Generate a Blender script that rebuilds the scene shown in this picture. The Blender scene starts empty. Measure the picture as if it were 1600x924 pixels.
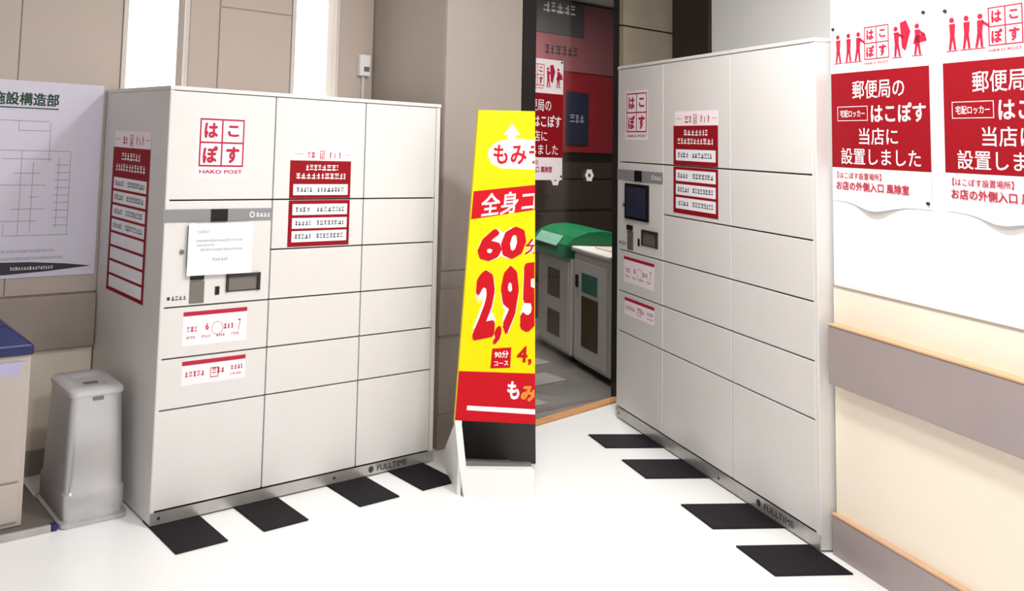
import bpy, bmesh, math, random
from mathutils import Matrix, Vector

# ------------------------------------------------------------------ camera
scene = bpy.context.scene
COL = scene.collection
IW, IH = 1600.0, 924.0
F_PX, CX, CY = 1323.48, 446.20, 103.64
CAM = Vector((0, 0, 1.45))
RT = Vector((0.99924, -0.00315, 0.03862))
FW = Vector((0.0, 0.99667, 0.08155))
UP = RT.cross(FW).normalized()
FW = UP.cross(RT).normalized()
cd = bpy.data.cameras.new('camera')
cam = bpy.data.objects.new('camera', cd)
COL.objects.link(cam)
cd.sensor_fit = 'HORIZONTAL'
cd.sensor_width = 36.0
cd.lens = 36.0 * F_PX / IW
cd.shift_x = (IW / 2 - CX) / IW
cd.shift_y = (CY - IH / 2) / IW
cd.clip_start = 0.05
cam.matrix_world = Matrix(((RT.x, UP.x, -FW.x, CAM.x), (RT.y, UP.y, -FW.y, CAM.y),
                           (RT.z, UP.z, -FW.z, CAM.z), (0, 0, 0, 1)))
scene.camera = cam
# ------------------------------------------------------------------ world, exposure
w = bpy.data.worlds.new('world')
scene.world = w
w.use_nodes = True
bg = w.node_tree.nodes['Background']
bg.inputs['Color'].default_value = (0.98, 0.98, 1.0, 1)
bg.inputs['Strength'].default_value = 0.34
vs = scene.view_settings
vs.view_transform = 'Standard'
vs.look = 'None'
vs.exposure = -0.74
vs.gamma = 1.0
vs.use_curve_mapping = False
LAMP_W = 50.0
LAMPS = [(1.32, 2.5), (0.42, 1.95), (0.9, 0.3), (1.4, 3.3)]  # last one added to brighten the wall above the right locker
LAMP_K = [1.15, 0.5, 1.0, 0.17]
OUTDOOR_FILL_W = 130.0
CEIL = 2.75


# ------------------------------------------------------------------ helpers
def lin(h):
    h = h.lstrip('#')
    out = []
    for i in (0, 2, 4):
        c = int(h[i:i + 2], 16) / 255
        out.append(c / 12.92 if c <= 0.04045 else ((c + 0.055) / 1.055) ** 2.4)
    return out


MATS = {}


def mat(name, hexc, rough=0.5, metal=0.0, var=0.04, scale=6.0, bump=0.0, bscale=80.0, spec=0.5, emit=0.0):
    if name in MATS:
        return MATS[name]
    m = bpy.data.materials.new(name)
    m.use_nodes = True
    nt = m.node_tree
    b = nt.nodes['Principled BSDF']
    c = lin(hexc)
    tc = nt.nodes.new('ShaderNodeTexCoord')
    nz = nt.nodes.new('ShaderNodeTexNoise')
    nz.inputs['Scale'].default_value = scale
    nz.inputs['Detail'].default_value = 3
    nt.links.new(tc.outputs['Object'], nz.inputs['Vector'])
    rp = nt.nodes.new('ShaderNodeValToRGB')
    rp.color_ramp.elements[0].position = 0.3
    rp.color_ramp.elements[1].position = 0.7
    rp.color_ramp.elements[0].color = [min(1, x * (1 - var)) for x in c] + [1]
    rp.color_ramp.elements[1].color = [min(1, x * (1 + var)) for x in c] + [1]
    nt.links.new(nz.outputs['Fac'], rp.inputs['Fac'])
    nt.links.new(rp.outputs['Color'], b.inputs['Base Color'])
    b.inputs['Roughness'].default_value = rough
    b.inputs['Metallic'].default_value = metal
    b.inputs['Specular IOR Level'].default_value = spec
    if emit:
        b.inputs['Emission Color'].default_value = c + [1]
        b.inputs['Emission Strength'].default_value = emit
    if bump:
        n2 = nt.nodes.new('ShaderNodeTexNoise')
        n2.inputs['Scale'].default_value = bscale
        nt.links.new(tc.outputs['Object'], n2.inputs['Vector'])
        bp = nt.nodes.new('ShaderNodeBump')
        bp.inputs['Strength'].default_value = bump
        bp.inputs['Distance'].default_value = 0.002
        nt.links.new(n2.outputs['Fac'], bp.inputs['Height'])
        nt.links.new(bp.outputs['Normal'], b.inputs['Normal'])
    MATS[name] = m
    return m


def glass_mat(name, tint, refl=1.0):
    m = bpy.data.materials.new(name)
    m.use_nodes = True
    nt = m.node_tree
    nt.nodes.clear()
    o = nt.nodes.new('ShaderNodeOutputMaterial')
    mx = nt.nodes.new('ShaderNodeMixShader')
    tr = nt.nodes.new('ShaderNodeBsdfTransparent')
    tr.inputs['Color'].default_value = list(tint) + [1]
    gl = nt.nodes.new('ShaderNodeBsdfGlossy')
    gl.inputs['Roughness'].default_value = 0.03
    fr = nt.nodes.new('ShaderNodeFresnel')
    geo = nt.nodes.new('ShaderNodeNewGeometry')
    ior = nt.nodes.new('ShaderNodeMix')
    ior.inputs['A'].default_value = 1.45
    ior.inputs['B'].default_value = 1 / 1.45
    nt.links.new(geo.outputs['Backfacing'], ior.inputs['Factor'])
    nt.links.new(ior.outputs['Result'], fr.inputs['IOR'])
    nt.links.new(fr.outputs['Fac'], mx.inputs['Fac'])
    nt.links.new(tr.outputs['BSDF'], mx.inputs[1])
    nt.links.new(gl.outputs['BSDF'], mx.inputs[2])
    nt.links.new(mx.outputs['Shader'], o.inputs['Surface'])
    MATS[name] = m
    return m


def frame(x, y, yaw):
    return Matrix.Translation((x, y, 0)) @ Matrix.Rotation(yaw, 4, 'Z')


YL, YR = 0.5721, -1.4584
LF = frame(-0.4340, 3.2255, YL)         # x along the left locker front, y into the wall, z up
RF = frame(1.8657, 4.7301, YR)          # the same for the right locker
LOCK_D = 0.655
SF = LF @ Matrix.Translation((0, LOCK_D, 0)) @ Matrix.Rotation(-math.pi / 2, 4, 'Z')  # left side of left locker
WF = Matrix.Identity(4)

BASE = {}


class MB:
    def __init__(s):
        s.v = []
        s.f = []

    def add(s, vs, fs):
        n = len(s.v)
        s.v += [tuple(p) for p in vs]
        s.f += [tuple(i + n for i in f) for f in fs]
        return s

    def box(s, x0, x1, y0, y1, z0, z1):
        return s.add([(x0, y0, z0), (x1, y0, z0), (x1, y1, z0), (x0, y1, z0),
                      (x0, y0, z1), (x1, y0, z1), (x1, y1, z1), (x0, y1, z1)],
                     [(0, 3, 2, 1), (4, 5, 6, 7), (0, 1, 5, 4), (1, 2, 6, 5), (2, 3, 7, 6), (3, 0, 4, 7)])

    def prism(s, poly, y0, y1):
        """poly: (x, z) points counter-clockwise seen from -y; extruded from y0 (front) to y1."""
        n = len(poly)
        s.add([(x, y0, z) for x, z in poly] + [(x, y1, z) for x, z in poly],
              [tuple(range(n)), tuple(range(2 * n - 1, n - 1, -1))] +
              [(i, i + n, (i + 1) % n + n, (i + 1) % n) for i in range(n)])
        return s

    def plan(s, poly, z0, z1):
        """poly: (x, y) points; extruded z0..z1."""
        n = len(poly)
        s.add([(x, y, z0) for x, y in poly] + [(x, y, z1) for x, y in poly],
              [tuple(range(n - 1, -1, -1)), tuple(range(n, 2 * n))] +
              [(i, (i + 1) % n, (i + 1) % n + n, i + n) for i in range(n)])
        return s

    def cyl(s, c, axis, r, h, seg=16, r2=None):
        """cylinder from point c along axis ('x','y','z') by h."""
        r2 = r if r2 is None else r2
        vs = []
        for k, rr in ((0, r), (h, r2)):
            for i in range(seg):
                a = 2 * math.pi * i / seg
                p, q = rr * math.cos(a), rr * math.sin(a)
                vs.append({'z': (c[0] + p, c[1] + q, c[2] + k), 'y': (c[0] + p, c[1] + k, c[2] + q),
                           'x': (c[0] + k, c[1] + p, c[2] + q)}[axis])
        s.add(vs, [tuple(range(seg)), tuple(range(2 * seg - 1, seg - 1, -1))] +
              [(i, i + seg, (i + 1) % seg + seg, (i + 1) % seg) for i in range(seg)])
        return s

    def rings(s, rings, cap0=True, cap1=True):
        n = len(rings[0])
        k = len(s.v)
        for r in rings:
            s.v += [tuple(p) for p in r]
        for j in range(len(rings) - 1):
            for i in range(n):
                a = k + j * n
                s.f.append((a + i, a + (i + 1) % n, a + n + (i + 1) % n, a + n + i))
        if cap0:
            s.f.append(tuple(k + i for i in range(n - 1, -1, -1)))
        if cap1:
            s.f.append(tuple(k + (len(rings) - 1) * n + i for i in range(n)))
        return s

    def rect(s, x0, x1, z0, z1, y):
        """flat print facing -y"""
        return s.add([(x0, y, z0), (x1, y, z0), (x1, y, z1), (x0, y, z1)], [(0, 1, 2, 3)])

    def poly(s, pts, y):
        return s.add([(x, y, z) for x, z in pts], [tuple(range(len(pts)))])

    def outline(s, x0, x1, z0, z1, t, y):
        s.rect(x0, x1, z0, z0 + t, y)
        s.rect(x0, x1, z1 - t, z1, y)
        s.rect(x0, x0 + t, z0 + t, z1 - t, y)
        return s.rect(x1 - t, x1, z0 + t, z1 - t, y)

    def disc(s, x, z, r, y, seg=14, r_in=0):
        o = [(x + r * math.cos(2 * math.pi * i / seg), z + r * math.sin(2 * math.pi * i / seg)) for i in range(seg)]
        if not r_in:
            return s.poly(o, y)
        q = [(x + (a - x) * r_in / r, z + (b - z) * r_in / r) for a, b in o]
        return s.add([(a, y, b) for a, b in o] + [(a, y, b) for a, b in q],
                     [(i, (i + 1) % seg, (i + 1) % seg + seg, i + seg) for i in range(seg)])

    def text(s, string, x0, x1, z0, z1, y, bold=0.0, skew=0.0):
        vs, fs = text_mesh(string, bold)
        return s.add([(x0 + (x1 - x0) * (a + skew * b), y - c, z0 + (z1 - z0) * b) for a, b, c in vs], fs)

    def greek(s, x0, x1, z0, z1, y, seed=0):
        """unreadably small print: short strokes"""
        r = random.Random(seed)
        x = x0
        h = z1 - z0
        while x < x1 - h * 0.3:
            wd = h * r.uniform(0.55, 0.95)
            k = r.random()
            a, b = x, min(x + wd, x1)
            t = h * 0.2
            s.rect(a, b, z0 + h * r.uniform(0.0, 0.15), z0 + h * r.uniform(0.2, 0.34), y)
            s.rect(a + wd * 0.1, b - (b - a) * 0.1, z0 + h * 0.55, z0 + h * 0.7, y)
            if k < 0.75:
                m = a + (b - a) * r.uniform(0.3, 0.6)
                s.rect(m, m + t, z0, z1, y)
            if k > 0.4:
                s.rect(a, b, z1 - t * 0.8, z1, y)
            x = b + h * 0.22
        return s

    def figure(s, x, z, h, y, lean=0.0, arm=0):
        """small pictogram of a walking figure"""
        def P(a, b):
            return (x + (a + lean * b) * h, z + b * h)
        c = P(0.0, 0.91)
        s.disc(c[0], c[1], 0.085 * h, y, 10)
        s.poly([P(-0.07, 0.42), P(0.09, 0.42), P(0.12, 0.8), P(-0.09, 0.8)], y)
        s.poly([P(-0.12, 0.0), P(-0.04, 0.0), P(0.04, 0.42), P(-0.07, 0.42)], y)
        s.poly([P(0.06, 0.0), P(0.14, 0.0), P(0.09, 0.42), P(0.0, 0.42)], y)
        if arm:
            s.poly([P(0.08, 0.68), P(0.3 * arm, 0.55 + 0.25 * (arm > 1)), P(0.3 * arm, 0.64 + 0.25 * (arm > 1)), P(0.08, 0.79)], y)
        return s

    def build(s, name, m, parent=None, fr=None, base=None, bevel=0.0, seg=2, smooth=False):
        if parent is not None:
            b = BASE[parent.name]
        elif base is not None:
            b = Vector(base)
        else:
            xs = [p[0] for p in s.v]
            ys = [p[1] for p in s.v]
            b = Vector(((min(xs) + max(xs)) / 2, (min(ys) + max(ys)) / 2, min(p[2] for p in s.v)))
        me = bpy.data.meshes.new(name)
        me.from_pydata([tuple(Vector(p) - b) for p in s.v], [], s.f)
        if bevel:
            bm = bmesh.new()
            bm.from_mesh(me)
            es = [e for e in bm.edges if len(e.link_faces) == 2 and e.calc_face_angle(0) > 0.6]
            bmesh.ops.bevel(bm, geom=es, offset=bevel, segments=seg, affect='EDGES', profile=0.5, clamp_overlap=True)
            bm.to_mesh(me)
            bm.free()
        me.materials.append(m)
        if smooth:
            me.shade_smooth()
            me.set_sharp_from_angle(angle=math.radians(40))
        o = bpy.data.objects.new(name, me)
        COL.objects.link(o)
        if parent is not None:
            o.parent = parent
        else:
            o.matrix_world = (fr or WF) @ Matrix.Translation(b)
        BASE[o.name] = b
        return o


TXT = {}
HAIR = 2.5e-5


def text_mesh(string, bold=0.0):
    """outline of the text scaled to a unit box; bolder strokes by shifted copies (bold in em)"""
    k = (string, bold)
    if k in TXT:
        return TXT[k]
    cu = bpy.data.curves.new('tmp_text', 'FONT')
    cu.body = string
    cu.resolution_u = 2
    ob = bpy.data.objects.new('tmp_text', cu)
    COL.objects.link(ob)
    dg = bpy.context.evaluated_depsgraph_get()
    me = bpy.data.meshes.new_from_object(ob.evaluated_get(dg))
    vs = [(v.co.x, v.co.y, 0) for v in me.vertices]
    fs = [tuple(p.vertices) for p in me.polygons]
    bpy.data.objects.remove(ob)
    bpy.data.curves.remove(cu)
    bpy.data.meshes.remove(me)
    if bold:
        n = len(vs)
        m = 4 if bold < 0.04 else 10
        sh = [(bold * math.cos(2 * math.pi * (i + .5) / m), bold * math.sin(2 * math.pi * (i + .5) / m)) for i in range(m)]
        f0, v0 = list(fs), list(vs)
        vs, fs = [], []
        for j, (p, q) in enumerate([(0, 0)] + sh):
            vs += [(x + p, y + q, j) for x, y, _ in v0]
            fs += [tuple(i + j * n for i in f) for f in f0]
    x0, x1 = min(a[0] for a in vs), max(a[0] for a in vs)
    y0, y1 = min(a[1] for a in vs), max(a[1] for a in vs)
    vs = [((a - x0) / (x1 - x0), (b - y0) / (y1 - y0), j * HAIR) for a, b, j in vs]
    TXT[k] = (vs, fs)
    return TXT[k]


def tag(o, label=None, cat=None, group=None, kind=None):
    if label:
        o['label'] = label
    if cat:
        o['category'] = cat
    if group:
        o['group'] = group
    if kind:
        o['kind'] = kind
    return o


def thing(name, fr, base, label, cat, group=None):
    o = bpy.data.objects.new(name, None)
    o.empty_display_size = 0.1
    COL.objects.link(o)
    b = Vector(base)
    o.matrix_world = fr @ Matrix.Translation(b)
    BASE[o.name] = b
    return tag(o, label, cat, group)


def struct(o):
    o['kind'] = 'structure'
    return o


# ------------------------------------------------------------------ materials
m_floor = mat('white_floor_tile', '#fbfaf8', 0.35, var=0.01, scale=1.5)
m_wallL = mat('beige_wall_panel', '#c2b3a8', 0.6, var=0.02, scale=2)
m_wallL2 = mat('pale_beige_trim', '#d9d0c8', 0.55, var=0.02)
m_cream = mat('cream_wainscot', '#f8ecda', 0.55, var=0.02, scale=2)
m_pillar = mat('pale_pillar_paint', '#aca097', 0.6, var=0.02, scale=2)
m_white = mat('white_wall_paint', '#fbf9f7', 0.6, var=0.01, scale=2)
m_rail = mat('taupe_wall_rail', '#a6988f', 0.45, var=0.03)
m_railR = mat('mauve_grey_rail', '#a59796', 0.45, var=0.03)
m_tan = mat('tan_rail_edge', '#d9ae86', 0.4, var=0.05)
m_ceil = mat('white_ceiling', '#f2f0ec', 0.8, var=0.01)
m_lock = mat('ivory_powder_coat', '#e2deda', 0.32, var=0.012, scale=3, bump=0.03, bscale=300)
m_lockside = mat('grey_ivory_powder_coat', '#d2cac3', 0.4, var=0.012, scale=3)
m_gap = mat('dark_joint', '#3a3633', 0.8)
m_steel = mat('brushed_steel', '#bdb9b4', 0.3, metal=0.55, var=0.1, scale=14)
m_strip = mat('grey_panel_strip', '#8e8d90', 0.35)
m_black = mat('gloss_black', '#0c0c0e', 0.2)
m_screen = mat('dark_screen', '#2b3146', 0.15, var=0.1)
m_slot = mat('grey_slot', '#7d7974', 0.4, metal=0.4)
m_dark = mat('dark_grey', '#2a2725', 0.5)
m_mat = mat('black_rubber_plate', '#110e14', 0.6, var=0.15, scale=20, bump=0.15, bscale=60, spec=0.25)
m_paper = mat('white_paper', '#f7f5f9', 0.7, var=0.01)
m_pink = mat('pale_pink_paper', '#fdf1f4', 0.7, var=0.01)
m_red = mat('poster_red', '#930818', 0.6, var=0.03, spec=0.2)
m_crim = mat('print_crimson', '#b80e36', 0.55, var=0.03)
m_ink = mat('dark_ink', '#33333d', 0.6)
m_grey_ink = mat('grey_ink', '#9d98a6', 0.6)
m_green_ink = mat('dark_green_ink', '#123d2a', 0.6)
m_wprint = mat('white_print', '#fffafa', 0.55, var=0.005)
m_yel = mat('sign_yellow', '#ffdc00', 0.5, var=0.02, spec=0.2)
m_sred = mat('sign_red', '#c60c1c', 0.5, var=0.02, spec=0.2)
m_ltext = mat('sign_orange_print', '#f08c28', 0.5)
m_plast = mat('white_plastic', '#f4f2ef', 0.35, var=0.01)
m_binm = mat('silver_plastic', '#c3c2c4', 0.28, metal=0.55, var=0.05, scale=5)
m_blue = mat('navy_blue_plastic', '#18225a', 0.35, var=0.08)
m_cab = mat('taupe_metal_cabinet', '#c2b6ae', 0.45, var=0.03)
m_lilac = mat('lilac_label', '#b9b4d6', 0.6)
m_jamb = mat('black_door_frame', '#0a0808', 0.4)
m_brownpost = mat('dark_brown_post', '#2b1a16', 0.4)
m_tile = mat('beige_stone_panel', '#d3c4ac', 0.5, var=0.06)
m_pave = mat('grey_outdoor_paving', '#6d6762', 0.6, var=0.15, scale=4)
m_pave2 = mat('pale_outdoor_paving', '#9a928b', 0.6, var=0.1, scale=4)
m_outw = mat('dark_brown_outer_wall', '#3f2f25', 0.6, var=0.12, scale=3)
m_orange = mat('orange_wood_sill', '#e0a468', 0.4, var=0.08, scale=12)
m_boxw = mat('pale_recycle_box', '#ebe7e3', 0.4, var=0.03)
m_boxg = mat('green_recycle_hood', '#0f7a4c', 0.3, var=0.08)
m_teal = mat('teal_label', '#4f7d76', 0.4, var=0.1)
m_brownlab = mat('brown_slot', '#5b4a33', 0.5, var=0.1)
m_outred = mat('dark_red_signboard', '#8c141f', 0.45, var=0.08)
m_outpink = mat('pinkish_red_signboard', '#915458', 0.45, var=0.06)
m_outgrey = mat('charcoal_panel', '#4b4a48', 0.45)
m_outnavy = mat('navy_poster', '#1c2238', 0.45)
m_glow = mat('lit_window_pane', '#fffdfb', 0.3, emit=2.2)
m_lampglow = mat('lamp_diffuser', '#fffaf2', 0.4, emit=6.0)
m_glass = glass_mat('door_glass', (0.86, 0.86, 0.85))

# ------------------------------------------------------------------ setting: floor, ceiling, walls
struct(MB().plan([(-5, 0.7), (-5, -8), (7, -8), (7, -2.2), (4.1, 0.28), (2.06, 0.098), (1.6, 0.12), (1.6, 0.7)][::1], -0.06, 0.0)
       .build('floor', m_floor, fr=LF, base=(0, 0, 0)))
pav = struct(MB().plan([(1.6, 0.7), (1.6, 0.12), (2.06, 0.098), (4.1, 0.28), (9, 0.7), (9, 4.5), (1.6, 4.5)], -0.06, -0.004)
             .build('floor_outside', m_pave, fr=LF, base=(0, 0, 0)))
for (a0, a1, b0, b1) in ((2.55, 3.1, 0.62, 0.8), (2.75, 3.35, 0.95, 1.1), (2.3, 2.6, 0.35, 0.47)):
    MB().box(a0, a1, b0, b1, -0.004, -0.001).build('paving_slab', m_pave2, pav)
struct(MB().plan([(-5, 4.5), (-5, -4.5), (9, -4.5), (9, 4.5)], CEIL, CEIL + 0.05).build('ceiling', m_ceil, fr=LF))  # carried on over the outside as an unseen cover against world light

# left wall (back of the alcove) with two lit slit windows
DW = 0.67
W1, W2 = (0.082, 0.368), (0.995, 1.252)
WZ0, WZ1 = 1.15, 2.62
mb = MB()
mb.box(-5, W1[0], DW, DW + 0.12, 0, CEIL)
mb.box(W1[1], W2[0], DW, DW + 0.12, 0, CEIL)
mb.box(W2[1], 1.51, DW, DW + 0.12, 0, CEIL)
for a, b in (W1, W2):
    mb.box(a, b, DW, DW + 0.12, 0, WZ0)
    mb.box(a, b, DW, DW + 0.12, WZ1, CEIL)
wl = struct(mb.build('wall_left', m_wallL, fr=LF, base=(0, DW, 0)))
for i, (a, b) in enumerate((W1, W2)):
    wo = struct(MB().rect(a, b, WZ0, WZ1, DW + 0.07).build('window_%d' % (i + 1), m_glow, fr=LF))
    fb = MB()
    fb.box(a - 0.022, a, DW - 0.012, DW + 0.07, WZ0 - 0.02, WZ1 + 0.02)
    fb.box(b, b + 0.022, DW - 0.012, DW + 0.07, WZ0 - 0.02, WZ1 + 0.02)
    fb.box(a, b, DW - 0.012, DW + 0.07, WZ0 - 0.02, WZ0)
    fb.box(a, b, DW - 0.012, DW + 0.07, WZ1, WZ1 + 0.02)
    fb.build('window_frame', m_wallL2, wo)
# wall panels: proud boards with open joints
for (a, b, z0, z1) in ((-2.6, -1.5, .74, 2.7), (-1.495, -0.40, .74, 2.7), (-0.395, 0.055, .74, 2.7),
                       (0.395, 0.55, 1.2, 2.7), (0.556, 0.97, 1.2, 2.06), (0.556, 0.97, 2.066, 2.7),
                       (1.28, 1.505, 1.2, 2.7)):
    MB().box(a, b, DW - 0.007, DW, z0, z1).build('panel', m_wallL, wl, bevel=0.0015, seg=1)
MB().box(-2.6, -0.003, DW - 0.006, DW, 0.10, 0.512).build('panel', m_cream, wl, bevel=0.0015, seg=1)
struct(MB().box(-5, -0.004, DW - 0.03, DW, 0.512, 0.735).build('trim_1', m_rail, fr=LF, bevel=0.004))
struct(MB().box(-5, -0.004, DW - 0.014, DW, 0.0, 0.10).build('baseboard_left', m_rail, fr=LF, bevel=0.003))

# pillar between the left locker and the entrance
PU, PD = 1.512, 0.108
mb = MB()
mb.box(PU, PU + 0.05, PD + 0.07, 0.80, 0, CEIL)
mb.box(PU, 2.06, PD, PD + 0.07, 0, CEIL)
wc = struct(mb.build('wall_center', m_pillar, fr=LF, base=(PU, PD, 0)))
MB().box(PU + 0.004, 2.056, PD - 0.006, PD, 0.832, 2.7).build('panel', m_pillar, wc, bevel=0.0015, seg=1)
MB().box(PU + 0.004, 2.056, PD - 0.006, PD, 0.155, 0.825).build('panel', m_pillar, wc, bevel=0.0015, seg=1)
struct(MB().box(PU - 0.016, 2.06, PD - 0.022, PD - 0.006, 0.53, 0.742).build('trim_2', m_rail, fr=LF, bevel=0.003))
struct(MB().box(PU - 0.008, 2.06, PD - 0.016, PD - 0.006, 0.0, 0.157).build('baseboard_center', m_rail, fr=LF, bevel=0.003))

# entrance: black jamb, glass leaf, orange sill
door = thing('door_1', LF, (2.6, 0.2, 0), None, None)
struct(door)
MB().box(2.062, 2.163, 0.10, 0.16, 0.0, CEIL).build('door_jamb', m_jamb, door, bevel=0.004)
MB().box(2.163, 3.06, 0.212, 0.222, 0.02, 2.62).build('glass_pane', m_glass, door)
MB().box(2.163, 3.06, 0.20, 0.235, 2.62, CEIL).build('door_head', m_jamb, door)
struct(MB().plan([(2.06, 0.098), (3.9, 0.262), (3.9, 0.312), (2.06, 0.148)], 0.0, 0.012).build('trim_3', m_orange, fr=LF, bevel=0.003))
sp = struct(MB().box(3.06, 3.9, 0.24, 0.28, 0.0, CEIL).build('wall_entrance', m_gap, fr=LF))
for z0, z1 in ((0.02, 0.7), (0.705, 1.45), (1.455, 2.188), (2.198, 2.74)):
    MB().box(3.06, 3.9, 0.222, 0.24, z0, z1).build('panel', m_tile, sp, bevel=0.002, seg=1)

# right wall: stands back behind the right locker, flush beside it
RD = 0.058
mb = MB()
mb.box(0.06, 1.53, 0.52, 0.62, 0, CEIL)
wr2 = struct(mb.build('wall_behind_locker', m_white, fr=RF))
mb = MB()
mb.box(1.512, 5.5, RD, 0.64, 0, CEIL)
wr = struct(mb.build('wall_right', m_white, fr=RF, base=(1.6, RD, 0)))
MB().box(1.514, 5.5, RD - 0.006, RD, 0.0, 0.968).build('wainscot_panel', m_cream, wr, bevel=0.002, seg=1)
struct(MB().box(1.54, 5.5, RD - 0.052, RD - 0.006, 0.617, 0.828).build('trim_4', m_railR, fr=RF, bevel=0.004))
struct(MB().box(1.54, 5.5, RD - 0.055, RD - 0.006, 0.828, 0.836).build('trim_5', m_tan, fr=RF, bevel=0.002))
struct(MB().box(1.514, 5.5, RD - 0.009, RD - 0.006, 0.966, 0.972).build('trim_8', m_rail, fr=RF))
struct(MB().box(1.512, 5.5, RD - 0.022, RD - 0.006, 0.0, 0.14).build('baseboard_right', m_railR, fr=RF, bevel=0.003))
struct(MB().box(1.512, 5.5, RD - 0.025, RD - 0.006, 0.14, 0.148).build('trim_6', m_tan, fr=RF, bevel=0.002))
struct(MB().box(-0.30, 0.06, 0.50, 0.60, 0, CEIL).build('trim_7', m_brownpost, fr=RF, bevel=0.004))

# outside back wall
ob = struct(MB().box(1.6, 9, 2.0, 2.1, -0.06, CEIL).build('wall_outside', m_outw, fr=LF))
for z in (0.35, 0.62, 0.9, 1.17):
    MB().box(4.0, 6.6, 1.985, 2.0, z, z + 0.255).build('panel', m_outw, ob, bevel=0.003, seg=1)

# ------------------------------------------------------------------ ceiling lamps
for i, (x, y) in enumerate(LAMPS):
    t = thing('ceiling_light', WF, (x, y, CEIL), None, 'ceiling light', 'ceiling lights')
    t['label'] = ['square ceiling light nearest the right wall', 'square ceiling light in front of the left locker',
                  'square ceiling light farthest from both lockers', 'added square ceiling light brightening the wall above the right locker'][i]
    MB().box(x - .2, x + .2, y - .2, y + .2, CEIL - 0.03, CEIL - 0.0005).build('lamp_frame', m_plast, t, bevel=0.004)
    MB().box(x - .17, x + .17, y - .17, y + .17, CEIL - 0.034, CEIL - 0.03).build('diffuser', m_lampglow, t)
    ld = bpy.data.lights.new('lamp_bulb', 'AREA')
    ld.shape = 'SQUARE'
    ld.size = 0.26
    ld.energy = LAMP_W * LAMP_K[i]
    ld.color = (0.975, 0.988, 1.0)
    lo = bpy.data.objects.new('lamp_bulb', ld)
    COL.objects.link(lo)
    lo.parent = t
    lo.location = (0, 0, -0.04)


t = thing('outdoor_fill_light', LF, (3.6, 1.15, CEIL), 'added long white fill light outside the entrance', 'ceiling light')  # unseen lamp added to brighten the dark area outside
MB().box(3.2, 4.0, 1.09, 1.21, CEIL - 0.05, CEIL - 0.0005).build('lamp_frame', m_plast, t, bevel=0.004)
MB().box(3.22, 3.98, 1.105, 1.195, CEIL - 0.054, CEIL - 0.05).build('diffuser', m_lampglow, t)
ld = bpy.data.lights.new('lamp_bulb', 'AREA')
ld.shape = 'RECTANGLE'
ld.size, ld.size_y = 0.76, 0.09
ld.energy = OUTDOOR_FILL_W
lo = bpy.data.objects.new('lamp_bulb', ld)
COL.objects.link(lo)
lo.parent = t
lo.location = (0, 0, -0.06)


# ------------------------------------------------------------------ parcel lockers
def logo_print(mb, x0, x1, z0, z1, y, t=0.007):
    xm, zm = (x0 + x1) / 2, (z0 + z1) / 2
    mb.outline(x0, x1, z0, z1, t, y)
    mb.rect(xm - t / 2, xm + t / 2, z0 + t, z1 - t, y)
    mb.rect(x0 + t, xm - t / 2, zm - t / 2, zm + t / 2, y)
    mb.rect(xm + t / 2, x1 - t, zm - t / 2, zm + t / 2, y)
    w_, h_ = (x1 - x0) / 2, (z1 - z0) / 2
    for ch, i, j, pu, pv in (('は', 0, 1, .20, .18), ('こ', 1, 1, .24, .26), ('ぽ', 0, 0, .17, .14), ('す', 1, 0, .2, .15)):
        a, b = x0 + i * w_, z0 + j * h_
        mb.text(ch, a + w_ * pu, a + w_ * (1 - pu), b + h_ * pv, b + h_ * (1 - pv), y, 0.045)


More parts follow.
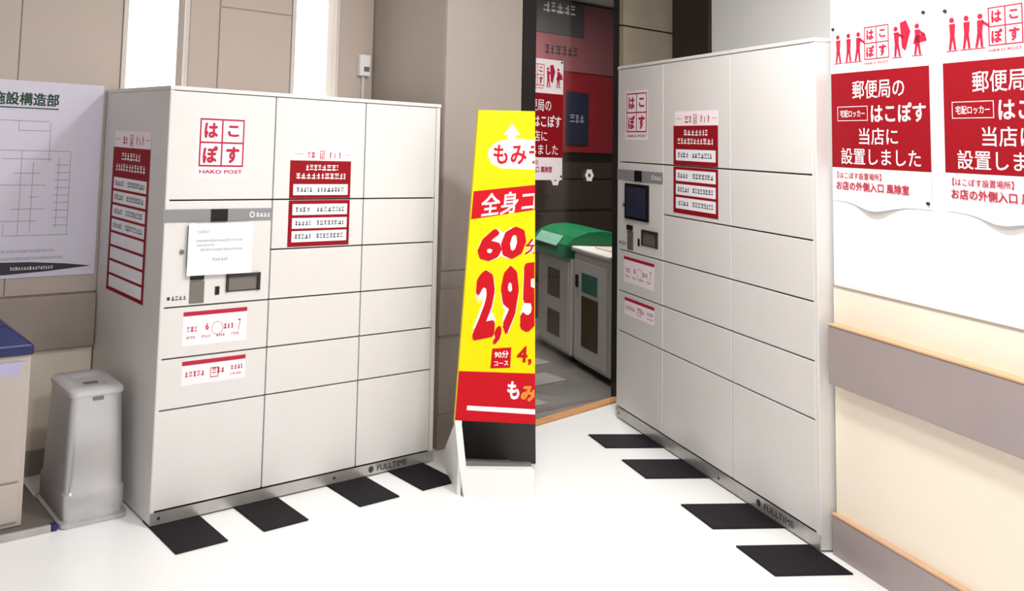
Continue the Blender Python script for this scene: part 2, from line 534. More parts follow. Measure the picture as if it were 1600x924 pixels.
def make_locker(fr, us, vz, dr, logo, ins, scr_paper, brandx, label):
    W, H = us[3], vz[0]
    Z0 = 0.007
    t = thing('parcel_locker', fr, (W / 2, LOCK_D / 2, Z0), label, 'parcel locker')
    # carcass: side panels, top, back, dark inner face behind the door joints
    body = MB()
    body.box(0, 0.018, 0, LOCK_D, Z0, H - 0.016)
    body.box(W - 0.024, W, 0, LOCK_D, Z0, H - 0.016)
    body.box(0.018, W - 0.024, LOCK_D - 0.02, LOCK_D, Z0, H - 0.016)
    body.build('body', m_lock, t, bevel=0.002, seg=1)
    MB().box(-0.002, W + 0.002, -0.004, LOCK_D, H - 0.016, H).build('top_panel', m_lock, t, bevel=0.003)
    MB().box(0.018, W - 0.024, 0.022, 0.04, Z0 + 0.01, H - 0.017).build('inner_frame', m_gap, t)
    kp = MB().box(0.0, W, -0.003, -0.0005, Z0, vz[6] - 0.002)
    kick = kp.build('kick_plate', m_steel, t)
    for bx in (0.035, 0.60 * W):
        MB().cyl((bx, -0.0045, Z0 + 0.022), 'y', 0.006, 0.0015, 12).build('bolt', m_dark, kick)
    kl = MB()
    zc = (Z0 + vz[6]) / 2
    kl.disc(brandx + 0.012, zc, 0.014, -0.0036, 12)
    kl.text('FULLTIME', brandx + 0.045, brandx + 0.215, zc - 0.012, zc + 0.012, -0.0036, 0.02)
    kl.build('lettering', m_ink, kick)
    g = 0.003
    xs = [0.0, us[1], us[2], dr]
    rows = {0: [(0, 1), (3, 4), (4, 5), (5, 6)], 1: [(i, i + 1) for i in range(6)], 2: [(i, i + 1) for i in range(6)]}
    doors = {}
    for c in range(3):
        for a, b in rows[c]:
            zt = (vz[a] - (0.019 if a == 0 else g))
            zb = vz[b] + g
            d = MB().box(xs[c] + g, xs[c + 1] - g, -0.001, 0.02, zb, zt).build('door', m_lock, t, bevel=0.0022)
            doors[(c, a)] = d
    # control panel
    zt, zb = vz[1] - g, vz[3] + g
    x0, x1 = xs[0] + g, xs[1] - g
    pw, ph = xs[1], vz[1] - vz[3]
    cp = MB().box(x0, x1, -0.001, 0.02, zb, zt).build('control_panel', m_lock, t, bevel=0.0022)

    def S(s_):
        return xs[0] + s_ * pw

    def Tz(t_):
        return vz[1] - t_ * ph
    MB().box(x0, x1, -0.0035, -0.001, Tz(.205), Tz(.085)).build('grey_strip', m_strip, cp)
    MB().box(S(.41), S(.565), -0.006, -0.0035, Tz(.205), Tz(.085)).build('sensor_window', m_black, cp)
    p = MB()
    p.disc(S(.80), Tz(.145), 0.012, -0.0037, 14, 0.008)
    p.greek(S(.84), S(.97), Tz(.17), Tz(.13), -0.0037, 5)
    p.build('strip_lettering', m_wprint, cp)
    sb = MB().box(S(.21), S(.72), -0.012, -0.001, Tz(.635), Tz(.235))
    sc = sb.build('touch_screen', m_black, cp, bevel=0.003)
    MB().rect(S(.245), S(.685), Tz(.60), Tz(.27), -0.0122).build('display', m_screen, cp)
    MB().box(S(.25), S(.37), -0.010, -0.001, Tz(.755), Tz(.70)).build('card_reader', m_black, cp, bevel=0.002)
    MB().box(S(.25), S(.38), -0.004, -0.001, Tz(.975), Tz(.765)).build('keypad_plate', m_slot, cp, bevel=0.001)
    MB().box(S(.48), S(.52), -0.004, -0.001, Tz(.91), Tz(.83)).build('lever', m_black, cp, bevel=0.001)
    # receipt slot: a raised dark bezel around a grey recessed tray
    fr_ = MB()
    fx0, fx1, fz0, fz1 = S(.58), S(.90), Tz(.89), Tz(.72)
    fr_.box(fx0, fx1, -0.01, -0.001, fz1 - 0.012, fz1)
    fr_.box(fx0, fx1, -0.005, -0.001, fz0, fz0 + 0.004)
    fr_.box(fx0, fx0 + 0.009, -0.01, -0.001, fz0, fz1)
    fr_.box(fx1 - 0.012, fx1, -0.01, -0.001, fz0, fz1)
    fr_.build('slot_bezel', m_dark, cp)
    MB().box(fx0 + 0.009, fx1 - 0.012, -0.003, -0.001, fz0 + 0.004, fz1 - 0.012).build('slot_flap', m_slot, cp)
    MB().cyl((S(.165), -0.006, Tz(.485)), 'y', 0.009, 0.005, 14).build('lock_cylinder', m_slot, cp)
    p = MB()
    p.disc(S(.068), Tz(.915), 0.007, -0.0014, 12)
    p.greek(S(.095), S(.23), Tz(.935), Tz(.895), -0.0014, 9)
    p.build('lettering', m_ink, cp)
    # printed logo on the top door
    d0 = doors[(0, 0)]
    lx0, lx1, lz0, lz1 = logo
    MB().rect(lx0 - .012, lx1 + .012, lz0 - 0.04, lz1 + .012, -0.0012).build('logo_sticker', m_paper, d0)
    p = MB()
    logo_print(p, lx0, lx1, lz0, lz1, -0.0016)
    p.text('HAKO POST', lx0 + 0.005, lx1 - 0.003, lz0 - 0.027, lz0 - 0.012, -0.0016, 0.035)
    p.build('logo_print', m_crim, d0)
    # instruction stickers
    for k, (a, b, z0, z1) in enumerate(ins):
        dd = doors[(0, 3 + k)]
        MB().rect(a, b, z0, z1, -0.0012).build('sticker', m_pink, dd)
        h = z1 - z0
        p = MB()
        p.rect(a, b, z1 - 0.016, z1, -0.0016)
        bw = b - a
        if k == 0:
            p.greek(a + bw * .06, a + bw * .21, z0 + h * .40, z0 + h * .55, -0.0016, 1)
            p.text('6', a + bw * .345, a + bw * .395, z0 + h * .42, z0 + h * .62, -0.0016, .03)
            p.greek(a + bw * .63, a + bw * .78, z0 + h * .40, z0 + h * .55, -0.0016, 3)
            p.text('7', a + bw * .86, a + bw * .90, z0 + h * .32, z0 + h * .66, -0.0016, .0)
            for q in range(4):
                p.greek(a + bw * (.06 + .23 * q), a + bw * (.2 + .23 * q), z0 + h * .2, z0 + h * .27, -0.0016, 20 + q)
            p.disc(a + bw * .53, z0 + h * .45, h * .2, -0.0016, 16, h * .185)
        else:
            p.greek(a + bw * .05, a + bw * .34, z0 + h * .33, z0 + h * .55, -0.0016, 4)
            p.outline(a + bw * .44, a + bw * .57, z0 + h * .2, z0 + h * .62, 0.003, -0.0016)
            p.greek(a + bw * .47, a + bw * .66, z0 + h * .35, z0 + h * .58, -0.0016, 6)
            p.greek(a + bw * .76, a + bw * .95, z0 + h * .42, z0 + h * .62, -0.0016, 7)
            p.greek(a + bw * .76, a + bw * .95, z0 + h * .2, z0 + h * .28, -0.0016, 8)
        p.build('sticker_print', m_crim, dd)
    return t


UL = [0.0, 0.4781, 0.9476, 1.3920]
VL = [1.6242, 1.1884, 0.9869, 0.7878, 0.5989, 0.4123, 0.0525]
UR = [0.0, 0.4558, 0.9920, 1.5006]
VR = [1.9060, 1.3777, 1.1294, 0.9006, 0.6805, 0.4660, 0.0631]
make_locker(LF, UL, VL, 1.366, (0.132, 0.332, 1.318, 1.506),
            [(0.099, 0.379, 0.640, 0.767), (0.103, 0.380, 0.494, 0.583)], True, 1.02,
            'ivory parcel locker with a white sheet taped over its screen, beside the silver bin')
make_locker(RF, UR, VR, 1.484, (0.096, 0.300, 1.540, 1.751),
            [(0.076, 0.378, 0.737, 0.872), (0.086, 0.380, 0.566, 0.656)], False, 1.15,
            'ivory parcel locker with a bare dark screen, beside the wall with two red posters')

# floor plates
for fr, spans, dd, who in ((LF, [(0.0, 0.207), (0.356, 0.556), (0.80, 1.005), (1.13, 1.335)], (-0.225, 0.06), 'left'),
                           (RF, [(0.285, 0.465), (0.617, 0.83), (1.095, 1.31), (1.447, 1.66)], (-0.300, 0.05), 'right')):
    L1 = ['black floor plate under the left locker, at its silver bin end', 'black floor plate under the left locker, second from the silver bin',
          'black floor plate under the left locker, third from the silver bin', 'black floor plate under the left locker, nearest the yellow sign']
    L2 = ['black floor plate under the right locker, nearest the orange door sill', 'black floor plate under the right locker, second from the door sill',
          'black floor plate under the right locker, third from the door sill', 'black floor plate at the right locker corner by the wall rail']
    for i, (a, b) in enumerate(spans):
        d1 = dd[1] if not (who == 'right' and i == 3) else -0.005
        o = MB().box(a, b, dd[0], d1, 0.0, 0.006).build('floor_plate', m_mat, fr=fr, bevel=0.002, seg=1)
        tag(o, (L1 if who == 'left' else L2)[i], 'floor plate', 'black plates under the lockers')


# ------------------------------------------------------------------ posters
def info_poster(fr, x0, x1, z0, z1, y, nbars, split, label, seed, text_bars, bars, head):
    """z0..z1 whole sheet; head = fraction of the height taken by the white header"""
    t = thing('info_poster', fr, ((x0 + x1) / 2, y, z0), label, 'poster')
    H, Wd = z1 - z0, x1 - x0

    def Z(f):
        return z1 - f * H

    def X(f):
        return x0 + f * Wd
    zh = Z(head)
    pieces = [(z0, zh)] if split is None else [(split + 0.004, zh), (z0, split - 0.004)]
    MB().box(X(.03), x1 - .0, y - 0.001, y, zh, z1).build('header_sheet', m_pink, t)
    for a, b in pieces:
        MB().box(x0, x1, y - 0.001, y, a, b).build('red_sheet', m_red, t)
    hz0, hh = zh + H * head * .2, H * head * .55
    yf = y - 0.0014
    MB().greek(X(.27), X(.42), hz0, hz0 + hh * .8, yf, seed).build('header_lettering', m_crim, t)
    MB().outline(X(.47), X(.55), hz0 - hh * .15, hz0 + hh, 0.003, yf).text('ぽ', X(.485), X(.535), hz0, hz0 + hh * .8, yf, .02).build('header_logo', m_crim, t)
    for fx, fh, ln, arm in ((.64, .95, .1, 1), (.72, .75, 0, 0), (.80, .95, 0, 1)):
        MB().figure(X(fx), hz0, hh * fh, yf, ln, arm).build('figure_print', m_crim, t)
    for a, b in ((.06, .2), (.88, .98)):
        MB().rect(X(a), X(b), hz0 + hh * .5, hz0 + hh * .56, yf).build('header_line', m_crim, t)
    top = bars[0][0]
    rz = [(head + (top - head) * .30, .25, .78), (head + (top - head) * .66, .1, .9)]
    for k, (f, a, b) in enumerate(rz):
        hgt = (top - head) * H * .24
        MB().greek(X(a), X(b), Z(f) - hgt / 2, Z(f) + hgt / 2, y - 0.0014, seed + 3 + k).build('lettering', m_wprint, t)
    for k, (f0, f1) in enumerate(bars):
        s = MB().rect(X(.06), X(.955), Z(f1), Z(f0), y - 0.0013).build('white_bar', m_paper, t)
        if k < text_bars:
            zc = (Z(f0) + Z(f1)) / 2
            hb = (f1 - f0) * H * .42
            for a, b, q in ((.11, .36, 10), (.45, .90, 30)):
                MB().greek(X(a), X(b), zc - hb / 2, zc + hb / 2, y - 0.0017, seed + q + k).build('bar_lettering', m_ink, s)
    return t


B4 = [(.375, .485), (.575, .685), (.715, .82), (.845, .955)]
info_poster(LF, 0.557, 0.872, 0.994, 1.405, -0.0012, 4, VL[1], 'red notice with four white bars on the left locker front', 1, 4, B4, .135)
info_poster(RF, 0.548, 0.900, 1.150, 1.642, -0.0012, 4, VR[1], 'red notice with four white bars on the right locker front', 2, 4, B4, .142)
B8 = [(.105 + .895 * (.212 + .0975 * k), .105 + .895 * (.212 + .0975 * k + .080)) for k in range(8)]
info_poster(SF, 0.115, 0.50, 0.772, 1.445, -0.0012, 8, None, 'tall red notice with eight white bars on the left locker side', 3, 4, B8, .105)

# A4 notice taped over the left screen
t = thing('paper_notice', LF, (0.24, -0.014, 0.90), 'white printed sheet taped over the screen of the left locker', 'paper notice')
MB().add([(0.098, -0.014, 1.100), (0.383, -0.014, 1.100), (0.381, -0.017, 0.903), (0.096, -0.017, 0.905),
          (0.098, -0.0133, 1.100), (0.383, -0.0133, 1.100), (0.381, -0.0163, 0.903), (0.096, -0.0163, 0.905)],
         [(3, 2, 1, 0), (4, 5, 6, 7), (0, 1, 5, 4), (1, 2, 6, 5), (2, 3, 7, 6), (3, 0, 4, 7)]).build('sheet', m_paper, t)
for k, (a, b, z, h, y) in enumerate(((.135, .185, 1.069, .010, -.0152), (.13, .335, 1.035, .008, -.0157), (.135, .21, 1.018, .008, -.0160),
                                     (.15, .335, 1.000, .008, -.0163), (.205, .27, .963, .011, -.0168))):
    MB().greek(a, b, z - h / 2, z + h / 2, y, 7 + k).build('lettering', m_grey_ink, t)
for a in (0.105, 0.355):
    MB().box(a, a + 0.022, -0.0147, -0.0140, 1.094, 1.103).build('tape', m_plast, t)


def wall_poster(fr, x0, z0, y, label, width=0.432, curl=True):
    """white poster, red middle with four lines, figures around a logo above; z0 = bottom"""
    H = 0.668
    t = thing('wall_poster', fr, (x0 + width / 2, y, z0), label, 'poster', 'red locker posters')
    nx, nz = 12, 10

    def bulge(a, b):
        # sheet lifts from the wall towards its lower middle
        if not curl:
            return 0.001
        return 0.001 + 0.016 * math.exp(-((a - .47) / .17) ** 2) * max(0, 1 - b / .055)

    def pos(a, b, off=0.0):
        dz = 0.026 * math.exp(-((a - .47) / .2) ** 2) * max(0, 1 - b / .055) if curl else 0
        return (x0 + a * width, y - bulge(a, b) - off, z0 + b * H - dz)
    bs = [0, .014, .028, .042, .056, .1, .3, .5, .7, .85, 1]
    vs, fs = [], []
    for layer in (0.0006, 0.0):
        for b in bs:
            for i in range(nx + 1):
                vs.append(pos(i / nx, b, layer))
    n = (nx + 1) * len(bs)
    for j in range(len(bs) - 1):
        for i in range(nx):
            k = j * (nx + 1) + i
            fs.append((k, k + 1, k + nx + 2, k + nx + 1))
            fs.append((n + k, n + k + nx + 1, n + k + nx + 2, n + k + 1))
    o = MB()
    o.add(vs, fs)
    o.build('sheet', m_pink, t, smooth=True)

    def X(f):
        return x0 + f * width

    def Z(f):
        return z0 + f * H
    yy = y - 0.0020
    MB().rect(x0, X(1), Z(.185), Z(.715), yy).build('red_panel', m_red, t)
    yt = yy - 0.0005
    for st, a, b, z0_, z1_, bd in (('郵便局の', .24, .77, .565, .665, .006), ('はこぽす', .435, .965, .435, .535, .025),
                                   ('当店に', .305, .70, .315, .405, .006), ('設置しました', .105, .91, .205, .295, .006)):
        MB().text(st, X(a), X(b), Z(z0_), Z(z1_), yt, bd).build('lettering', m_wprint, t)
    MB().outline(X(.07), X(.40), Z(.445), Z(.525), 0.002, yt).text('宅配ロッカー', X(.10), X(.37), Z(.465), Z(.505), yt, 0.004).build('boxed_lettering', m_wprint, t)
    MB().text('【はこぽす設置場所】', X(.06), X(.53), Z(.125), Z(.162), yt - .001, 0.012).build('place_lettering', m_crim, t)
    MB().text('お店の外側入口 風除室', X(.05), X(.80), Z(.062), Z(.112), yt - .0015, 0.025).build('place_lettering', m_crim, t)
    p = MB()
    logo_print(p, X(.375), X(.63), Z(.775), Z(.955), yt, 0.004)
    p.text('HAKO POST', X(.375), X(.62), Z(.748), Z(.762), yt, 0.02)
    p.build('logo_print', m_crim, t)
    for k, (a, lean, arm) in enumerate(((.085, 0, 0), (.20, 0.02, 0), (.30, .06, 1), (.71, -.05, 1), (.90, 0, 1))):
        p = MB()
        p.figure(X(a), Z(.775), H * .16, yt, lean, arm)
        if k == 3:
            p.poly([(X(.755), Z(.82)), (X(.79), Z(.80)), (X(.84), Z(.90)), (X(.80), Z(.96)), (X(.74), Z(.95))], yt)
        if k == 4:
            p.poly([(X(.86), Z(.83)), (X(.99), Z(.84)), (X(.97), Z(.88)), (X(.88), Z(.87))], yt)
        p.rect(X(a - .05), X(a + .05), Z(.768), Z(.773), yt)
        p.build('figure_print', m_crim, t)
    for a, b in ((.035, .97), (.965, .985), (.97, .03)):
        MB().cyl((X(a), yt - 0.004, Z(b)), 'y', 0.006, 0.004, 10).build('pin', m_dark, t)
    return t


wall_poster(RF, 1.514, 1.288, RD - 0.0005, 'red and white poster on the right wall, touching the right locker')
wall_poster(RF, 1.998, 1.290, RD - 0.0005, 'red and white poster on the right wall, farther from the right locker')
wall_poster(LF, 2.085, 1.262, 0.2115, 'red and white poster on the entrance glass behind the yellow sign', curl=False)

# floor plan poster on the left wall
t = thing('floor_plan_poster', LF, (-0.40, DW - 0.007, 0.835), 'lilac white floor plan poster on the beige wall above the blue lidded cabinet', 'poster')
yp = DW - 0.0075
MB().box(-0.80, -0.014, yp - 0.004, yp, 0.815, 1.64).build('sheet', mat('lilac_white_paper', '#dcd6e4', 0.6, var=0.01), t, bevel=0.001, seg=1)
p = MB()
p.text('施設構造部', -0.50, -0.215, 1.535, 1.59, yp - 0.0045, 0.035)
p.rect(-0.50, -0.215, 1.522, 1.527, yp - 0.0045)
p.build('title', m_green_ink, t)
p = MB()
yq = yp - 0.0045
lt = 0.0026


def hl(a, b, z):
    p.rect(a, b, z - lt / 2, z + lt / 2, yq)


def vl(x, a, b):
    p.rect(x - lt / 2, x + lt / 2, a, b, yq)


hl(-.60, -.25, 1.47)
hl(-.38, -.25, 1.43)
hl(-.60, -.155, 1.345)
hl(-.44, -.23, 1.31)
hl(-.42, -.14, .99)
vl(-.245, 1.30, 1.465)
vl(-.15, .99, 1.345)
vl(-.20, 1.02, 1.32)
vl(-.38, 1.43, 1.47)
vl(-.42, .99, 1.04)
vl(-.36, .99, 1.345)
vl(-.31, 1.0, 1.3)
for k in range(5):
    hl(-.46 + .07 * (k % 3), -.28 + .03 * (k % 2), 1.05 + .05 * k)
for k in range(9):
    hl(-.215, -.15, 1.03 + .032 * k)
p.build('plan_lines', m_grey_ink, t)
for k, z in enumerate((.925, .895)):
    MB().greek(-.43 + .03 * k * -1, -.20 + .04 * k, z - .005, z + .005, yq, 40 + k).build('lettering', m_grey_ink, t)
MB().poly([(-.72, .83), (-.40, .83), (-.22, .838), (-.03, .852), (-.15, .867), (-.30, .879), (-.42, .882), (-.6, .872), (-.72, .85)], yq).build('swoosh', m_ink, t)
p = MB()
p.greek(-.38, -.20, .848, .86, yq - .0004, 44)
p.build('swoosh_lettering', m_wprint, t)

# white call box on the alcove wall
t = thing('wall_switch', LF, (1.435, DW - 0.007, 1.785), 'small white wall switch box above the left locker', 'switch')
MB().box(1.40, 1.47, DW - 0.037, DW - 0.007, 1.785, 1.90).build('case', m_plast, t, bevel=0.005)
MB().box(1.425, 1.46, DW - 0.040, DW - 0.037, 1.81, 1.835).build('window', m_slot, t)
MB().box(1.427, 1.443, DW - 0.022, DW - 0.007, 1.35, 1.785).build('conduit', m_wallL2, t, bevel=0.003)


# ------------------------------------------------------------------ silver bin
def rrect(cx, cy, hx, hy, r, z, n=5):
    pts = []
    for qx, qy, a0 in ((1, 1, 0), (-1, 1, 90), (-1, -1, 180), (1, -1, 270)):
        for i in range(n + 1):
            a = math.radians(a0 + 90 * i / n)
            pts.append((cx + qx * (hx - r) + r * math.cos(a), cy + qy * (hy - r) + r * math.sin(a), z))
    return pts


bx, by = -0.160, 0.285
t = thing('waste_bin', LF, (bx, by, 0.0), 'silver tapered square waste bin beside the left locker', 'bin')
prof = [(.128, .158, .0), (.132, .162, .006), (.132, .162, .018), (.121, .151, .024), (.121, .150, .112), (.1145, .1435, .120), (.103, .128, .445), (.105, .130, .452)]
MB().rings([rrect(bx, by, a, b, .03, z) for a, b, z in prof]).build('body', m_binm, t, smooth=True)
lid = MB()
lid.rings([rrect(bx, by, a, b, .03, z) for a, b, z in ((.106, .131, .452), (.108, .133, .458), (.107, .132, .470), (.099, .124, .478), (.062, .078, .480), (.054, .068, .472), (.046, .06, .468))])
lo = lid.build('lid', mat('pale_silver_plastic', '#cfccce', 0.35, metal=0.2, var=0.04), t, smooth=True)
MB().box(bx - .02, bx + .035, by - .03, by - .012, .468, .472).build('slot', m_slot, lo)
MB().box(bx - .02, bx + .02, by - .134, by - .127, .436, .446).build('handle', m_slot, t)

# cabinet with navy lid
t = thing('recycling_cabinet', LF, (-0.72, 0.40, 0.02), 'taupe metal cabinet with a navy blue lid at the left edge', 'cabinet')
CXR, CDF = -0.412, 0.19
MB().box(-1.05, CXR, CDF, 0.62, 0.021, 0.622).build('body', m_cab, t, bevel=0.004)
MB().box(-1.03, CXR - 0.018, CDF - 0.008, CDF, 0.182, 0.600).build('door', m_cab, t, bevel=0.003)
MB().box(-1.03, CXR - 0.018, CDF - 0.008, CDF, 0.040, 0.174).build('door', m_cab, t, bevel=0.003)
lid = MB()
lid.add([(-1.06, CDF - .012, .622), (CXR + .006, CDF - .012, .622), (CXR + .006, .63, .622), (-1.06, .63, .622),
         (-1.06, CDF - .012, .655), (CXR + .006, CDF - .012, .655), (CXR + .006, .63, .655), (-1.06, .63, .655),
         (-1.06, CDF + .05, .722), (CXR - .085, CDF + .05, .722), (CXR - .085, .58, .722), (-1.06, .58, .722)],
        [(0, 3, 2, 1), (0, 1, 5, 4), (1, 2, 6, 5), (2, 3, 7, 6), (3, 0, 4, 7), (4, 5, 9, 8), (5, 6, 10, 9), (6, 7, 11, 10), (7, 4, 8, 11), (8, 9, 10, 11)])
lid.build('lid', m_blue, t, bevel=0.006)
MB().rect(-0.62, -0.45, 0.555, 0.600, CDF - 0.0085).build('label_patch', m_lilac, t)
o = MB().box(-1.10, -0.298, 0.14, 0.63, 0.0, 0.02).build('floor_tray', mat('brown_grey_tray', '#6f6761', 0.4, var=0.08), fr=LF, bevel=0.004)
tag(o, 'low grey tray on the floor under the blue lidded cabinet', 'tray')
MB().box(-0.318, -0.296, 0.134, 0.16, 0.0, 0.024).build('blue_corner', m_blue, o, bevel=0.003)
MB().box(-1.10, -0.32, 0.134, 0.146, 0.0, 0.026).build('front_edge', m_steel, o, bevel=0.003)

# ------------------------------------------------------------------ yellow A-frame sign (its visible width)
SY0, SLEAN = 3.60, 0.10


def sgn(x, y, off=0.0):
    d = FW + RT * ((x - CX) / F_PX) - UP * ((y - CY) / F_PX)
    nn = Vector((0, -1, SLEAN))
    k = (Vector((0, SY0, 0)) - CAM).dot(nn) / d.dot(nn)
    q = CAM + d * k
    return (q.x, q.y - off, q.z)


t = thing('folding_sign', WF, (0.95, 3.70, 0.0), 'yellow and red standing price sign between the two lockers', 'sign')


def sign_poly(pts, off, flip=False):
    """pts in photo order -> flat print on the sign board"""
    m = MB()
    m.add([sgn(x, y, off) for x, y in pts], [tuple(range(len(pts)))])
    return m


def sign_text(mb, string, quad, off, bold=0.0):
    """quad: bottom-left, bottom-right, top-right, top-left; cut at the board edge"""
    vs, fs = text_mesh(string, bold)
    bm = bmesh.new()
    bv = []
    for a, b, c in vs:
        (x0, y0), (x1, y1), (x2, y2), (x3, y3) = quad
        x = (1 - a) * (1 - b) * x0 + a * (1 - b) * x1 + a * b * x2 + (1 - a) * b * x3
        y = (1 - a) * (1 - b) * y0 + a * (1 - b) * y1 + a * b * y2 + (1 - a) * b * y3
        bv.append(bm.verts.new((x, -y, c)))
    for f in fs:
        try:
            bm.faces.new([bv[i] for i in f])
        except ValueError:
            pass
    bmesh.ops.bisect_plane(bm, geom=bm.verts[:] + bm.edges[:] + bm.faces[:], plane_co=(835.0, 0, 0), plane_no=(1, 0, 0), clear_outer=True)
    bm.verts.index_update()
    mb.add([sgn(v.co.x, -v.co.y, off + v.co.z) for v in bm.verts], [tuple(v.index for v in f.verts) for f in bm.faces])
    bm.free()
    return mb


def slab(pts, thick):
    """board with thickness behind the print"""
    n = len(pts)
    a = [sgn(x, y) for x, y in pts]
    b = [(p[0], p[1] + thick, p[2]) for p in a]
    m = MB()
    m.add(a + b, [tuple(range(n)), tuple(range(2 * n - 1, n - 1, -1))] + [(i, i + n, (i + 1) % n + n, (i + 1) % n) for i in range(n)])
    return m


slab([(711, 657), (836, 663), (836, 174), (748, 172)], 0.025).build('board', m_yel, t)
# back leg of the A-frame
MB().add([(0.86, 4.02, 0.0), (1.212, 4.02, 0.0), (1.212, 4.00, 0.0), (0.86, 4.00, 0.0),
          (0.88, 3.80, 1.56), (1.115, 3.80, 1.56), (1.115, 3.785, 1.56), (0.88, 3.785, 1.56)],
         [(0, 1, 2, 3), (7, 6, 5, 4), (4, 5, 1, 0), (5, 6, 2, 1), (6, 7, 3, 2), (7, 4, 0, 3)]).build('rear_board', m_dark, t)
sign_poly([(736, 343), (836, 328), (836, 289), (740, 299)][::1], 0.0006).build('red_band', m_sred, t)
sign_poly([(711, 657), (836, 663), (836, 584), (717, 580)], 0.0006).build('red_band', m_sred, t)
# white cloud with a pointer behind the name
cloud = [(836, 265), (836, 219), (806, 216), (806, 211), (813, 211), (800, 193), (787, 211), (793, 211), (793, 217),
         (776, 222), (764, 232), (762, 244), (768, 256), (782, 263)]
sign_poly(cloud, 0.0006).build('white_cloud', m_wprint, t)
p = MB()
sign_text(p, 'もみラ', [(771, 257), (848, 257), (848, 226), (771, 226)], 0.0014, .03)
p.build('name_lettering', m_sred, t)
p = MB()
sign_text(p, '全身コ', [(750, 340), (836, 329), (838, 296), (754, 303)], 0.0014, .02)
p.build('band_lettering', m_wprint, t)
halo, red = MB(), MB()
for s_, q in (('60', [(744, 410), (819, 403), (825, 352), (750, 360)]), ('分', [(819, 398), (847, 396), (849, 372), (822, 374)]),
              ('2', [(737, 533), (772, 526), (778, 417), (745, 426)]), (',', [(768, 540), (781, 537), (785, 508), (775, 510)]),
              ('9', [(780, 525), (808, 520), (812, 413), (784, 417)]), ('5', [(812, 521), (842, 516), (846, 408), (816, 412)])):
    sign_text(halo, s_, q, 0.0008, .13 if s_ != '分' else .09)
    sign_text(red, s_, q, 0.0016, .05 if s_ != '分' else .025)
halo.build('price_halo', m_wprint, t)
sign_text(red, '4,', [(806, 570), (830, 571), (832, 541), (809, 542)], 0.0016, .03)
red.build('price_lettering', m_sred, t)
sign_poly([(766, 576), (797, 575), (799, 543), (769, 545)], 0.0006).build('small_red_box', m_sred, t)
for st, q, bd in (('90分', [(772, 560), (794, 559), (795, 548), (773, 549)], .02), ('コース', [(772, 572), (794, 571), (794, 564), (772, 565)], .02),
                  ('も', [(792, 624), (811, 625), (812, 596), (793, 596)], .04)):
    sign_text(MB(), st, q, 0.0014, bd).build('small_lettering', m_wprint, t)
p = MB()
sign_text(p, 'み', [(813, 627), (838, 628), (839, 603), (814, 603)], 0.0014, .05)
p.build('orange_lettering', m_ltext, t)
sign_poly([(729, 641), (836, 648), (836, 640), (730, 634)], 0.0008).build('address_strip', m_wprint, t)
# white base: front plate, side cheek, hollow behind
b0 = slab([(725, 781), (836, 784), (836, 736), (718, 735)], 0.05)
b0.build('base_front', m_plast, t, bevel=0.004)
slab([(718, 736), (729, 736), (721, 658), (711, 657)], 0.03).build('front_leg', m_plast, t)
MB().add([(0.775, 3.62, 0.0), (0.775, 4.00, 0.0), (0.775, 3.66, 0.30), (0.775, 3.63, 0.30),
          (0.79, 3.62, 0.0), (0.79, 4.00, 0.0), (0.79, 3.66, 0.30), (0.79, 3.63, 0.30)],
         [(0, 3, 2, 1), (4, 5, 6, 7), (0, 1, 5, 4), (1, 2, 6, 5), (2, 3, 7, 6), (3, 0, 4, 7)]).build('side_cheek', m_plast, t)
MB().box(0.80, 1.09, 3.66, 3.98, 0.005, 0.02).build('base_tray', m_slot, t)
MB().box(0.795, 1.09, 3.655, 3.675, 0.10, 0.125).build('cross_bar', m_slot, t)


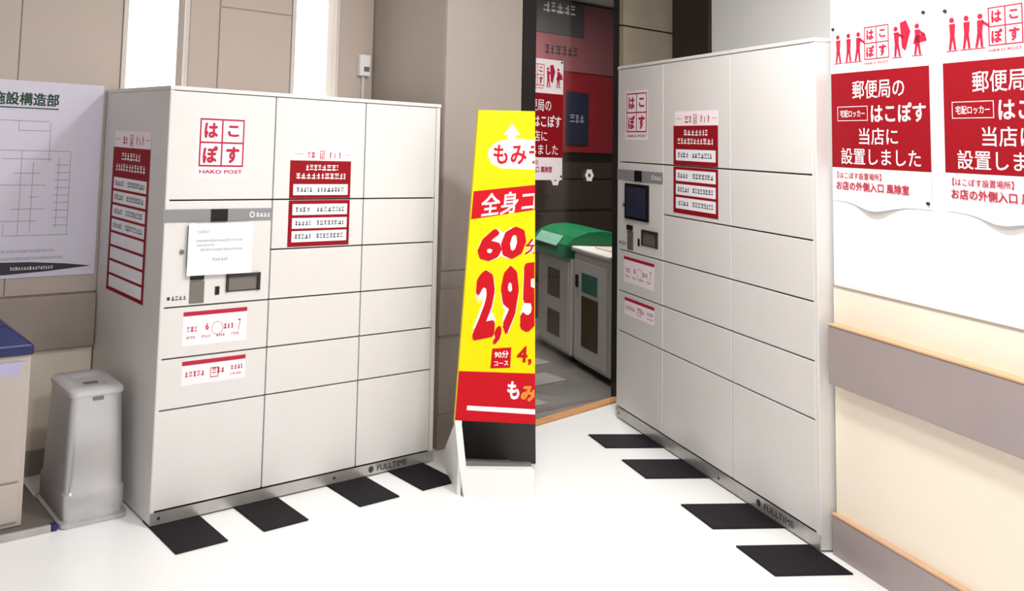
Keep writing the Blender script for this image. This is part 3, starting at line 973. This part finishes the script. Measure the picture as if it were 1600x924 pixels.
# ------------------------------------------------------------------ outside: recycling boxes, signboards
def recycle_box(u0, u1, h, label, green):
    t = thing('recycling_box', RF, ((u0 + u1) / 2, 0.45, 0.0), label, 'recycling box', 'recycling boxes outside')
    y0 = 0.26
    MB().box(u0, u1, y0, 0.75, 0.03, h).build('body', m_boxw, t, bevel=0.02, seg=3)
    MB().box(u0 + .02, u1 - .02, y0 + .03, 0.73, 0.0, 0.03).build('plinth', m_dark, t)
    w_ = u1 - u0
    MB().box(u0 + .03, u1 - .03, y0 - .008, y0, 0.06, h - .05).build('door', m_boxw, t, bevel=0.006)
    if green:
        z = ((0.39, 0.585), (0.125, 0.295))
        for a, b in z:
            MB().box(u0 + w_ * .36, u0 + w_ * .72, y0 - .012, y0 - .008, a, b).build('window', m_brownlab, t, bevel=0.003)
        # domed green hood
        ring = []
        for k in range(9):
            a = math.pi * k / 8
            ring.append((0.47 - 0.27 * math.cos(a), h - 0.02 + 0.19 * math.sin(a) ** 0.8))
        v = [(u0 - .01, y, z_) for y, z_ in ring] + [(u1 + .008, y, z_) for y, z_ in ring]
        n = len(ring)
        f = [(i, i + 1, i + 1 + n, i + n) for i in range(n - 1)] + [tuple(range(n - 1, -1, -1)), tuple(range(n, 2 * n)), (0, n, 2 * n - 1, n - 1)]
        m = MB()
        m.add(v, f)
        hood = m.build('hood', m_boxg, t, bevel=0.004)
        m = MB()
        m.add([(u0 + .06, 0.205, h + .05), (u1 - .12, 0.205, h + .05), (u1 - .12, 0.258, h + .118), (u0 + .06, 0.258, h + .118)], [(0, 1, 2, 3)])
        m.build('hood_label', mat('mint_label', '#8fc7ad', 0.5), hood)
    else:
        MB().box(u0 - .01, u1 + .015, y0 - .015, 0.76, h, h + 0.035).build('lid', m_boxw, t, bevel=0.012, seg=3)
        MB().box(u0 + .10, u1 - .02, y0 + .10, 0.6, h + .035, h + .045).build('lid_insert', m_tile, t, bevel=0.003)
        MB().box(u0 + w_ * .28, u0 + w_ * .70, y0 - .012, y0 - .008, 0.50, 0.625).build('window', m_teal, t, bevel=0.003)
        MB().box(u0 + w_ * .28, u0 + w_ * .72, y0 - .012, y0 - .008, 0.15, 0.475).build('window', m_brownlab, t, bevel=0.003)
        MB().box(u0 + w_ * .12, u0 + w_ * .18, y0 - .016, y0 - .008, 0.52, 0.60).build('handle', m_dark, t)
    return t


recycle_box(-1.66, -1.11, 0.71, 'pale recycling box with a green hood, seen through the entrance glass', True)
recycle_box(-1.075, -0.57, 0.745, 'pale recycling box with a flat lid and teal label, outside the entrance', False)

t = thing('red_signboard', LF, (4.9, 1.94, 1.38), 'dark red signboard on the wall outside the entrance', 'signboard')
MB().box(4.15, 5.75, 1.93, 1.984, 1.40, 2.10).build('lower_board', m_outred, t, bevel=0.004)
MB().box(4.15, 5.75, 1.93, 1.984, 2.105, 2.72).build('upper_board', m_outpink, t, bevel=0.004)  # coloured paler and pinker than the lower board
MB().box(4.15, 4.90, 1.92, 1.93, 2.42, 2.71).build('charcoal_panel', m_outgrey, t)
p = MB()
p.greek(4.36, 4.80, 2.60, 2.69, 1.9185, 15)
p.build('lettering', m_paper, t)
p = MB()
p.greek(4.40, 4.85, 2.24, 2.32, 1.9285, 3)
p.build('dark_lettering', m_ink, t)
MB().box(4.68, 4.97, 1.918, 1.93, 1.47, 1.93).build('navy_poster', m_outnavy, t)
p = MB()
p.greek(4.72, 4.93, 1.66, 1.73, 1.917, 6)
p.build('poster_lettering', m_grey_ink, t)

# flower stickers on the glass
for i, (u, z) in enumerate(((2.463, 1.266), (2.755, 1.290))):
    m = MB()
    for k in range(6):
        a = math.pi * k / 3
        m.disc(u + .024 * math.cos(a), z + .024 * math.sin(a), 0.014, 0.2112, 10)
    m.disc(u, z, .032, 0.2114, 16, .022)
    o = m.build('flower_sticker', m_wprint, fr=LF)
    tag(o, ['white flower sticker on the entrance glass, next to the poster', 'white flower sticker on the entrance glass, next to the right locker'][i], 'sticker', 'flower stickers on the glass')
